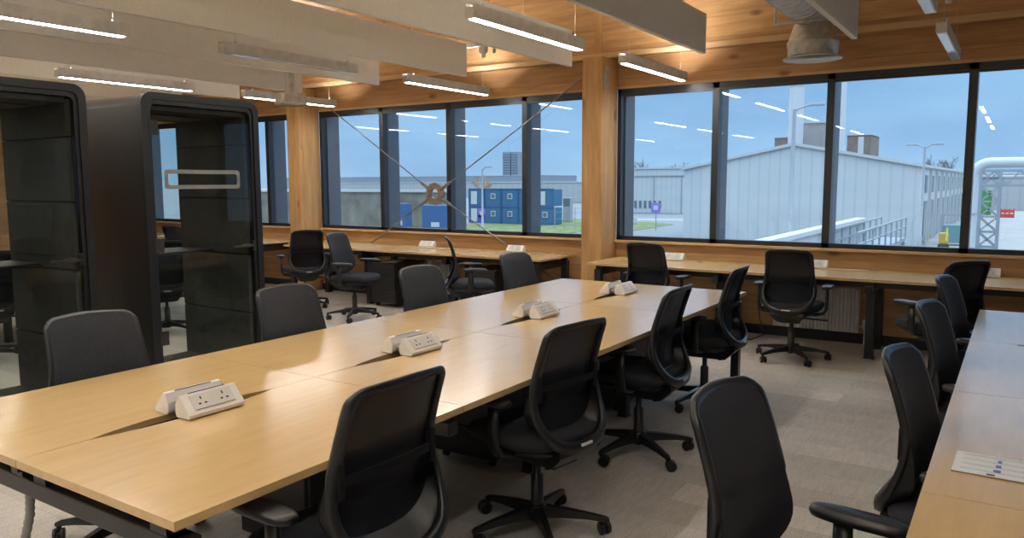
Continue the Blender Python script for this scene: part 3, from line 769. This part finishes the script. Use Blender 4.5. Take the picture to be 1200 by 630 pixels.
pp = MB().box(-.1, .1, -.14, .14, 0, .004); o = pp.build('paper_sheet', M['paper']); o.location = (-6.66, 7.42, .566); o.rotation_euler.z = .2
tag(o, 'white paper lying on the black pedestal beside the front-facing chair', 'paper')

def housing(t, sx):
    """angled socket block, its sloped face turned towards sx along x"""
    hp = [(.022 * sx, .012), (.022 * sx, .046), (.036 * sx, .078), (.050 * sx, .080), (.104 * sx, .018), (.100 * sx, .004), (.03 * sx, .002)]
    L = .115
    h = MB().prism(hp, 1, -L, L).build('socket_housing', M['white'], t)
    dx, dz = .054 * sx, -.062; ln = math.hypot(dx, dz); ux, uz = dx / ln, dz / ln; nx, nz = -uz * sx * sx if False else (.062 * sx / ln), .054 / ln
    def P(a, y, off): return (.050 * sx + ux * a + nx * off, y, .080 + uz * a + nz * off)
    def quad(mb, a0, a1, y0, y1, o0, o1):
        vs = [P(a, y, o) for a in (a0, a1) for y in (y0, y1) for o in (o0, o1)]
        mb.add(vs, [(0, 1, 3, 2), (4, 6, 7, 5), (0, 4, 5, 1), (2, 3, 7, 6), (0, 2, 6, 4), (1, 5, 7, 3)])
    pl = MB(); quad(pl, .008, .070, -L + .03, L - .03, .0, .0018); pl = pl.build('socket_plate', M['radiator'], h)
    hl = MB()
    for yc in (-.045, .045):
        quad(hl, .018, .030, yc - .0025, yc + .0025, .0012, .0024)
        for s in (-1, 1): quad(hl, .044, .050, yc + s * .012 - .005, yc + s * .012 + .005, .0012, .0024)
    quad(hl, .066, .068, -L + .035, L - .035, .0012, .0024)
    hl.build('pin_hole', M['dark'], h)
    MB().box(min(.037 * sx, .041 * sx), max(.037 * sx, .041 * sx), -L + .04, L - .04, .0795, .0815).build('rear_slot', M['dark'], h)
def power_unit(y, label):
    t = thing('power_unit', label, 'power sockets', (AXS, y, ZT + .0005), 0, 'double desk power units on the long bench')
    housing(t, 1); housing(t, -1)
    MB().box(-.021, .021, -.09, -.05, .012, .02).box(-.021, .021, .05, .09, .012, .02).box(-.008, .008, -.1, .1, .02, .034, .003).build('clamp_bracket', M['steel'], t)
for k, l in enumerate(('white double socket unit nearest the viewer on the long bench', 'white double socket unit second from the viewer on the long bench',
                       'white double socket unit third from the viewer on the long bench', 'white double socket unit at the window end of the long bench')):
    power_unit((AY[k] + AY[k + 1]) / 2 + .04, l)
def single_unit(x, y, rz, label, cat='power sockets'):
    t = thing('power_unit', label, cat, (x, y, ZT + .0005), rz, 'single desk power units on the window benches')
    housing(t, 1)
    MB().box(.012, .024, -.05, .05, .002, .02).build('clamp_bracket', M['steel'], t)
for x, l in ((-6.42, 'white socket unit on the window bench under the brace ring'), (-5.05, 'white socket unit near the right end of the braced window bench'),
             (-3.05, 'white socket unit beside the chair next to the timber column'), (-1.62, 'white socket unit behind the chair facing the radiator'),
             (-.22, 'white socket unit half hidden by the askew chair')):
    single_unit(x, 7.86, -PI / 2, l)
single_unit(-10.6, 7.86, -PI / 2, 'white socket unit on the far left window bench')
def flat(x, y, w, d, rz, name, label, cat):
    o = MB().box(-w / 2, w / 2, -d / 2, d / 2, 0, .006, .001).build(name, M['sill_wood'] if name == 'wood_offcut' else M['paper']); o.location = (x, y, ZT + .0005); o.rotation_euler.z = rz
    return tag(o, label, cat)
flat(-1.35, 7.76, .42, .12, .05, 'wood_offcut', 'pale flat strip lying beside the socket near the radiator chair', 'strip')
flat(-6.2, 7.72, .55, .10, .05, 'wood_offcut', 'pale flat strip lying beside the socket under the brace ring', 'strip')
flat(-11.3, 7.45, .5, .4, .1, 'paper_sheet', 'white paper on the far left window bench', 'paper')

# drawing sheet on the right bench
t = thing('drawing_sheet', 'printed drawing sheet lying on the sky-lit right bench', 'paper', (.33, 2.575, ZT + .0005), math.radians(-1))
MB().box(-.45, .45, -.10, .10, 0, .0012).build('sheet', M['paper'], t)
pr = MB()
for k in range(4): pr.box(-.43, .43, -.062 + .045 * k, -.05 + .045 * k, .0012, .0016)
pr.build('printed_line', M['inkpale'], t)
pr = MB(); pk = MB()
for k in range(6):
    xx = -.34 + .098 * k
    for j in range(3): pr.box(xx - .009 + .004 * j, xx + .009, -.055 + .045 * j, -.03 + .045 * j, .0014, .0019)
    pk.box(xx - .024, xx - .004, -.088, -.075, .0012, .0018)
pr.build('printed_figure', M['ink'], t); pk.build('printed_mark', M['inkblack'], t)
e = MB().box(-.45, .45, -.104, -.1003, 0, .003); e.build('sheet_edge', M['brick'], t)

# flexible cable spine under the near end of the bench
pth = [(-2.62, 1.16, .60), (-2.66, 1.17, .48), (-2.75, 1.18, .33), (-2.79, 1.19, .18), (-2.78, 1.2, .05), (-2.76, 1.2, .0)]
path = []; rs = []
for a, b in zip(pth[:-1], pth[1:]):
    for k in range(10):
        f = k / 10; path.append(Vector(a).lerp(Vector(b), f)); rs.append(.0125 if k % 2 else .0155)
path.append(pth[-1]); rs.append(.0155)
tag(MB().tube(path, rs, 12).build('cable_spine', M['conduit']), 'grey ribbed cable spine dropping from the near end of the bench', 'cable')
pth = [(-2.1, 7.7, .6), (-2.12, 7.68, .4), (-2.1, 7.7, .2), (-2.05, 7.75, .05), (-2.15, 7.6, .008), (-2.3, 7.45, .008)]
tag(MB().tube(pth, .006, 8).build('power_cable', M['black']), 'thin black cable hanging behind the chair by the radiator', 'cable')

# ------------------------------------------------------------------ outdoors
GZ = -4.0
g = MB().box(-900, 500, 9, 1500, GZ - .3, GZ); struct('ground', g, M['asphalt'], 'damp asphalt yard outside the windows', 'ground')
def ground_patch(px, name, mat, label, cat, kind, lift=.04):
    P = [onz(x, y, GZ) for x, y in px]
    o = MB().prism([(p.x, p.y) for p in P], 2, GZ, GZ + lift).build(name, mat); tag(o, label, cat, None, kind)
ground_patch([(395, 261), (545, 262), (660, 257), (700, 257), (700, 270), (640, 276), (520, 280), (395, 275)], 'grass_verge', M['grass'], 'green grass verge before the blue cabins', 'grass', 'stuff')
ground_patch([(728, 265), (735, 261), (762, 260), (790, 263), (765, 267), (728, 272)], 'grass_verge', M['grass'], 'green grass island on the road left of the warehouse', 'grass', 'stuff')
ground_patch([(1085, 240), (1260, 240), (1300, 320), (1085, 320)], 'concrete_yard', M['concrete'], 'pale concrete yard at the far right', 'ground', 'structure', .02)
ground_patch([(700, 256), (810, 256), (810, 259), (700, 258)], 'road_edge', M['roadmark'], 'pale road in front of the far warehouse', 'road', 'structure', .03)

# the big gabled warehouse and its windowed flank
Yw = 75; a = at(802, 198, Yw); b = at(931, 170.5, Yw); c = at(1080, 196, Yw); X0, X1 = a.x, c.x; ez = (a.z + c.z) / 2
t = thing('warehouse', 'large pale gabled warehouse filling the right windows', 'building', ((X0 + X1) / 2, Yw, GZ)); ox = (X0 + X1) / 2
Lw = 62
MB().prism([(X0 - ox, 0), (X1 - ox, 0), (X1 - ox, ez - GZ), (b.x - ox, b.z - GZ), (X0 - ox, ez - GZ)], 1, 0, Lw).build('cladding', M['clad'], t)
MB().prism([(X0 - ox - .25, ez - GZ - .05), (b.x - ox, b.z - GZ), (X1 - ox + .25, ez - GZ - .05), (X1 - ox + .25, ez - GZ + .2), (b.x - ox, b.z - GZ + .28), (X0 - ox - .25, ez - GZ + .2)], 1, -.25, Lw).build('roof', M['roofmetal'], t)
for k in range(9):
    yy = 3.5 + 6.3 * k
    MB().box(X1 - ox, X1 - ox + .08, yy, yy + 1.7, 4.55, 6.1).build('window', M['winglass'], t)
    MB().box(X1 - ox, X1 - ox + .08, yy - .2, yy + 2.2, .1, 3.8).build('door', M['winglass'], t)
    MB().box(X1 - ox, X1 - ox + .25, yy + 3.6, yy + 3.8, 0, 6.6).build('downpipe', M['roofmetal'], t)
# plant behind it
def block(px0, px1, ptop, y, depth, mat, name, label, zb=GZ + .045, roof=True):
    p, q = at(px0, ptop, y), at(px1, ptop, y); t = thing(name, label, 'building', ((p.x + q.x) / 2, y, zb)); w = abs(q.x - p.x) / 2; h = p.z - zb
    MB().box(-w, w, 0, depth, 0, h - .3).build('wall', mat, t)
    MB().box(-w - .2, w + .2, -.2, depth + .2, h - .3, h).build('roof', M['roofmetal'], t)
    return t, w, h
block(908, 926, 160, 165, 10, M['brick'], 'plant_room', 'brown block left of the wide chimney behind the warehouse')
block(941, 965, 143, 170, 12, M['concrete'], 'plant_room', 'pale block between the two chimneys behind the warehouse')
t, w, h = block(993, 1021, 157, 160, 10, M['brick'], 'plant_room', 'brown brick block right of the slim chimney')
MB().box(w - 2.2, w - 1.2, -.15, -.01, 0, h - .6).build('downpipe', M['pipewhite'], t)
def chimney(px0, px1, ptop, y, label):
    p, q = at(px0, ptop, y), at(px1, ptop, y); r = abs(q.x - p.x) / 2; h = p.z - GZ
    t = thing('chimney', label, 'chimney', ((p.x + q.x) / 2, y, GZ))
    MB().lathe([(r * 1.05, 0), (r, h * .97)], 28).build('stack', M['pipewhite'], t); MB().lathe([(r * 1.04, h * .97), (r * 1.06, h), (r * .8, h)], 28).build('cap', M['galvpost'], t)
chimney(926, 943, 98, 150, 'wide pale chimney rising behind the warehouse ridge')
chimney(982, 993, 92, 150, 'slim pale chimney behind the warehouse, right of the ridge')
def lamp(px, ptop, pbase_y, y, arm, label, r=.11):
    p = at(px, ptop, y); h = p.z - GZ; t = thing('street_lamp', label, 'street lamp', (p.x, y, GZ))
    MB().lathe([(r * 1.3, 0), (r * 1.3, 1.2), (r, 1.25), (r * .55, h)], 12).build('post', M['galvpost'], t)
    for s, l in arm:
        MB().tube([(0, 0, h - .1), (.3 * s, 0, h + .05), (l * s, 0, h + .2)], .05, 8).build('arm', M['galvpost'], t)
        MB().box(min(l * s, (l + .8) * s), max(l * s, (l + .8) * s), -.16, .16, h + .13, h + .27, .03).build('lantern', M['galvpost'], t)
    return t
lamp(931, 128, 0, 46, [(1, .8)], 'tall street lamp standing before the warehouse ridge', .17)
lamp(1084, 172, 0, 70, [(1, .5), (-1, .5)], 'twin armed street lamp at the warehouse corner', .12)
lamp(565, 198, 0, 62, [(1, .3)], 'street lamp in front of the blue cabins', .12)
# low wall with coping and steel walkway
p = at(1012, 255, 45)
t = thing('yard_wall', 'low pale wall with white coping running below the warehouse', 'wall', (p.x, 18, GZ))
MB().box(-.25, .0, 0, 27, 0, p.z - GZ - .18).build('panel', M['clad'], t); MB().box(-.4, .12, -.1, 27.1, p.z - GZ - .18, p.z - GZ).build('coping', M['pipewhite'], t)
p = at(1062, 255, 50)
t = thing('steel_walkway', 'steel walkway with railings beside the low pale wall', 'walkway', (p.x, 34, GZ)); h = p.z - GZ; wk = 1.3
MB().box(-wk, 0, 0, 16, h - 1.35, h - 1.15).build('deck', M['steelpale'], t)
for xx in (-wk, 0):
    r = MB()
    for zz in (h, h - .5): r.beam((xx, 0, zz), (xx, 16, zz), .08, .08)
    for k in range(9): r.beam((xx, 2 * k, h - 1.2), (xx, 2 * k, h), .08, .08)
    r.build('railing', M['steelpale'], t)
    for k in range(4): MB().box(xx - .09, xx + .09, 5 * k, 5 * k + .18, 0, h - 1.3).build('leg', M['steelpale'], t)
# pipe gantry at the right
p = at(1142, 189, 58)
t = thing('pipe_loop', 'fat white lagged pipe rising and bending right at the window edge', 'pipe', (p.x, 58, GZ)); h = p.z - GZ
path = [(0, 0, 0), (0, 0, h - 1.0)] + [(.9 - .9 * math.cos(k * PI / 12), 0, h - 1.0 + .9 * math.sin(k * PI / 12)) for k in range(1, 7)] + [(14, 0, h - .1)]
MB().tube(path, .33, 18).build('pipe', M['pipewhite'], t)
for zz in (1.2, 3.4): MB().lathe([(.36, zz), (.36, zz + .12)], 16).build('clamp', M['galvpost'], t)
p = at(1150, 200, 62); q = at(1173, 200, 62); w = q.x - p.x; h = p.z - GZ
t = thing('lattice_gantry', 'grey steel lattice gantry carrying pipes at the far right', 'gantry', (p.x, 62, GZ))
tw = MB()
for xx in (0, w):
    for yy in (0, w): tw.box(xx - .1, xx + .1, yy - .1, yy + .1, 0, h)
for yy in (0, w):
    for k in range(6):
        z0, z1 = h * k / 6, h * (k + 1) / 6; tw.beam((0, yy, z0), (w, yy, z1), .1, .1).beam((w, yy, z0), (0, yy, z1), .1, .1).beam((0, yy, z1), (w, yy, z1), .1, .1)
tw.build('tower', M['steelpale'], t)
tr = MB()
for yy in (0, w):
    for zz in (h, h - 1.0): tr.beam((-.6, yy, zz), (14, yy, zz), .16, .16)
    for k in range(9): tr.beam((1.5 * k, yy, h - 1.0), (1.5 * k + .75, yy, h), .09, .09).beam((1.5 * k + .75, yy, h), (1.5 * k + 1.5, yy, h - 1.0), .09, .09)
tr.build('truss', M['steelpale'], t)
pipes = MB()
for k in range(3): pipes.tube([(-.8, .3 + .5 * k, h - .45), (14, .3 + .5 * k, h - .45)], .14, 10)
pipes.build('pipe_run', M['pipewhite'], t)
block(1141, 1290, 203, 175, 20, M['cladgrey'], 'depot', 'pale grey depot behind the lattice gantry')
p = at(1137, 223, 150); q = at(1161, 249, 150)
o = MB().box(p.x, q.x, 150, 154, GZ, p.z).box(p.x + .3, q.x - .3, 149.8, 150, GZ + .5, p.z - .4).build('green_container', M['green']); tag(o, 'bright green container behind the lattice gantry', 'container')
p = at(1173, 243, 140); q = at(1188, 251, 140)
o = MB().box(p.x, q.x, 140, 140.5, GZ + .02, GZ + .6).box(p.x, q.x, 140, 140.5, GZ + .75, GZ + 1.25)
for k in range(4): o.box(p.x + (q.x - p.x) * k / 3 - .08, p.x + (q.x - p.x) * k / 3 + .08, 140.1, 140.4, GZ, GZ + 1.4)
tag(o.build('road_barrier', M['red']), 'red road barrier on the concrete yard', 'barrier')
p = onz(1118, 288, GZ)
t = thing('generator', 'teal site generator at the foot of the warehouse flank', 'generator', (p.x, p.y, GZ))
MB().box(-1.0, 1.0, 0, 1.6, .25, 1.8, .05).build('body', M['teal'], t)
f = MB()
for xx in (-1.05, 1.05):
    for yy in (-.05, 1.65): f.box(xx - .06, xx + .06, yy - .06, yy + .06, 0, 2.7)
f.beam((-1.05, -.05, 2.65), (1.05, -.05, 2.65), .1, .1).beam((-1.05, 1.65, 2.65), (1.05, 1.65, 2.65), .1, .1); f.build('lifting_frame', M['steelpale'], t)
p = onz(1106, 290, GZ)
t = thing('site_digger', 'small yellow machine beside the teal generator', 'machine', (p.x, p.y - .6, GZ))
MB().box(-.4, .4, -.5, .5, 0, .35, .08).build('track', M['dark'], t); MB().box(-.35, .35, -.4, .4, .36, 1.3, .08).build('body', M['yellow'], t)
MB().beam((.2, -.4, .9), (.3, -1.1, 1.7), .14, .18).beam((.3, -1.1, 1.7), (.3, -1.6, .7), .12, .15).build('boom', M['yellow'], t)

# far left: pale warehouse with doors and slit windows
t, w, h = block(700, 803, 197, 132, 30, M['clad'], 'warehouse', 'distant pale warehouse with slit windows beyond the road')
for k in range(6): MB().box(w - 9.6 + .95 * k, w - 9.2 + .95 * k, -.12, -.01, .9, 2.2).build('slit_window', M['winglass'], t)
for k in range(5): MB().box(-w + 1 + 5.2 * k, -w + 1.15 + 5.2 * k, -.12, -.01, 0, h - 1.6).build('door_track', M['galvpost'], t)
MB().box(-w, w, -.2, -.01, h - 1.6, h - 1.45).build('gutter', M['galvpost'], t)
def sign_post(px, pt, pb, y, mat, mat2, label):
    p = at(px, pt, y); h = p.z - GZ; t = thing('sign_post', label, 'sign', (p.x, y, GZ + .045))
    MB().lathe([(.06, 0), (.06, h)], 10).build('post', M['galvpost'], t)
    MB().box(-.55, .55, -.12, -.062, h - 1.1, h, .02).build('sign_board', mat, t); MB().box(-.28, .28, -.135, -.121, h - .8, h - .3).build('sign_symbol', mat2, t)
    return t
sign_post(769, 238, 280, 84, M['purple'], M['pipewhite'], 'blue purple road sign on a post near the grass island')
t = sign_post(565, 245, 265, 80, M['purple'], M['pipewhite'], 'purple and white sign on a post before the blue cabins')
MB().box(-.5, .5, -.12, -.062, .5, 1.6).build('lower_board', M['signblue'], t)
p = onz(739, 262, GZ)
t = thing('white_bollard_sign', 'small white sign on the grass island', 'sign', (p.x, p.y, GZ)); MB().box(-.9, .9, 0, .15, .05, .9, .03).build('board', M['pipewhite'], t); MB().box(-.3, .3, -.02, .17, .9, 1.7, .03).build('upright', M['pipewhite'], t)

# left bay: cabins, far sheds, brown wall, tower blocks
def cabin(x, y, z, label, group, facing_door):
    t = thing('site_cabin', label, 'cabin', (x, y, z), 0, group); w = 1.30; h = 2.38
    MB().box(-w, w, 0, 2.4, .06, h - .1, .05).build('body', M['cabinblue'], t)
    fr = MB()
    for sx in (-w, w): fr.box(sx - .05, sx + .05, -.06, .08, 0, h)
    fr.box(-w, w, -.06, .06, 0, .16).box(-w, w, -.06, .06, h - .16, h); fr.build('corner_frame', M['skipblue'], t)
    if facing_door:
        MB().box(-.9, .1, -.08, -.005, .2, 2.0).build('door', M['pipewhite'], t)
    else:
        wf = MB().box(-.30, .45, -.09, -.005, .95, 1.7).build('window', M['pipewhite'], t); MB().box(-.2, .35, -.1, -.091, 1.05, 1.6).build('pane', M['winglass'], wf)
xa = at(549, 221, 88).x; xb = at(649, 221, 88).x; n = 5; step = (xb - xa) / n
pos_words = ['first from the left', 'second from the left', 'third from the left', 'fourth from the left', 'at the right end']
for lv in (0, 1):
    for k in range(n):
        cabin(xa + step * (k + .5), 88 + .0 * k, GZ + .045 + 2.39 * lv, 'blue site cabin %s in the %s row' % (pos_words[k], ['lower', 'upper'][lv]), 'stacked blue site cabins', k == 0 or (k == 4 and lv == 1))
block(560, 760, 213, 190, 30, M['cladgrey'], 'industrial_shed', 'long grey shed behind the blue cabins')
block(382, 524, 222, 72, 1.2, M['earth'], 'brown_wall_building', 'weathered brown building behind the cross brace')
block(380, 640, 214, 240, 30, M['cladgrey'], 'industrial_shed', 'pale distant shed above the weathered brown building')
t2, w2, h2 = block(250, 372, 222, 72, 6, M['earth'], 'brown_wall_building', 'weathered brown building seen in the far left window')
for (px0, px1, pt, yy, mat, lab) in ((462, 476, 238, 66, M['skipblue'], 'smaller blue skip behind the brace, left one'), (494, 526, 240, 65, M['skipblue'], 'larger blue container behind the brace ring')):
    p, q = at(px0, pt, yy), at(px1, pt, yy); t = thing('blue_container', lab, 'container', ((p.x + q.x) / 2, yy, GZ)); w = (q.x - p.x) / 2
    MB().box(-w, w, 0, 1.0, .1, p.z - GZ, .05).build('body', mat, t); MB().box(-w * .3, w * .3, -.03, -.005, .9, 1.4).build('label_plate', M['pipewhite'], t)
p, q = at(517, 222, 96), at(528, 234, 96)
tag(MB().box(p.x, q.x + 1, 96.0, 98, GZ + .045, p.z).build('red_container', M['red']), 'red painted box behind the brace ring', 'container')
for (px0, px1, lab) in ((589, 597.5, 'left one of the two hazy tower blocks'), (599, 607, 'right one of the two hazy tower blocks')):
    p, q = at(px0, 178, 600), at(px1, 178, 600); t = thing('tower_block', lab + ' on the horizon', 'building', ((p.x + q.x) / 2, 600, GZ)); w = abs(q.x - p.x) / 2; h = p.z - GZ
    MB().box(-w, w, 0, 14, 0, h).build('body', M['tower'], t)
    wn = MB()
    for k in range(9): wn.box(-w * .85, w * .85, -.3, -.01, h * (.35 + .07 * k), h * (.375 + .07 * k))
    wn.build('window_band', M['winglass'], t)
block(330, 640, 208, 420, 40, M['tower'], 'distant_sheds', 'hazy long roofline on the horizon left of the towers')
# fence by the cabins
p = onz(650, 268, GZ); fm = thing('wire_fence', 'thin wire fence right of the blue cabins', 'fence', (p.x, p.y, GZ + .045))
for k in range(7): MB().beam((1.4 * k, 0, 0), (1.4 * k, 0, 2.6), .07, .07).build('fence_post', M['galvpost'], fm)
f = MB()
for zz in (.4, 1.2, 2.0, 2.55): f.beam((0, 0, zz), (8.4, 0, zz), .03, .03)
f.build('fence_wire', M['galvpost'], fm)
p = at(664, 232, 96); t = thing('utility_cabinet', 'dark equipment cabinet right of the blue cabins', 'cabinet', (p.x, 96, GZ + .045)); MB().box(-.6, .6, 0, .8, 0, 3.4, .04).build('body', M['galvpost'], t); MB().box(-.5, .5, -.03, -.005, 2.2, 3.3).build('panel', M['winglass'], t)
# leafless trees
def tree(px, ptop, y, spread, mat, label, seed):
    rnd = random.Random(seed); p = at(px, ptop, y); h = p.z - GZ; mb = MB()
    def grow(a, d, l, r, n):
        b = a + d * l; mb.tube([a, b], [r, r * .65], 5, False)
        if n == 0: return
        for k in range(3 if n > 1 else 4):
            dd = (d + Vector((rnd.uniform(-1, 1) * spread, rnd.uniform(-1, 1) * spread, rnd.uniform(-.1, .6)))).normalized(); grow(a + d * l * rnd.uniform(.55, 1.), dd, l * rnd.uniform(.55, .8), r * .62, n - 1)
    grow(Vector((0, 0, 0)), Vector((0, 0, 1)), h * .36, h * .022, 5)
    mz = max(v[2] for v in mb.v); mb.v = [(v[0] * h / mz, v[1] * h / mz, v[2] * h / mz) for v in mb.v]
    o = mb.build('bare_tree', mat); o.location = (p.x, y, GZ); tag(o, label, 'tree')
tree(757, 183, 175, .9, M['bark'], 'bare tree above the distant warehouse roof', 3)
tree(790, 189, 175, .8, M['bark'], 'smaller bare tree right of the other above the warehouse roof', 5)
tree(569, 203, 112, .8, M['autumn'], 'brownish bare tree behind the blue cabins', 8)
tree(1112, 178, 185, .8, M['bark'], 'bare tree beyond the warehouse flank', 11)

# ------------------------------------------------------------------ sky and view
w = bpy.data.worlds.new('overcast sky'); bpy.context.scene.world = w; w.use_nodes = True
nt = w.node_tree; nt.nodes.clear()
out = nt.nodes.new('ShaderNodeOutputWorld'); bg = nt.nodes.new('ShaderNodeBackground')
tc = nt.nodes.new('ShaderNodeTexCoord'); sp = nt.nodes.new('ShaderNodeSeparateXYZ'); nt.links.new(tc.outputs['Generated'], sp.inputs[0])
col = ramp(nt, sp.outputs[2], [(0., (.235, .355, .475)), (.04, (.21, .34, .48)), (.16, (.165, .295, .45)), (.24, (.32, .46, .62)), (.5, (1.0, 1.2, 1.42)), (1., (1.8, 2.1, 2.4))])
cl = noise(nt, scaled(nt, tc.outputs['Generated'], (1.6, 1.6, 5)), 2.2, 5, .55)
col = mixc(nt, 1., col, ramp(nt, cl, [(.3, (.80, .84, .90)), (.7, (1.18, 1.14, 1.08))]), 'MULTIPLY')
nt.links.new(col, bg.inputs[0]); bg.inputs[1].default_value = 1.0
nt.links.new(bg.outputs[0], out.inputs[0])
sc = bpy.context.scene
sc.view_settings.view_transform = 'Standard'; sc.view_settings.look = 'None'; sc.view_settings.exposure = .94; sc.view_settings.gamma = 1.; sc.view_settings.use_curve_mapping = False
sc.cycles.use_denoising = True; sc.cycles.max_bounces = 10; sc.cycles.transparent_max_bounces = 24; sc.cycles.caustics_reflective = False; sc.cycles.caustics_refractive = False
sc.cycles.sample_clamp_indirect = 6.
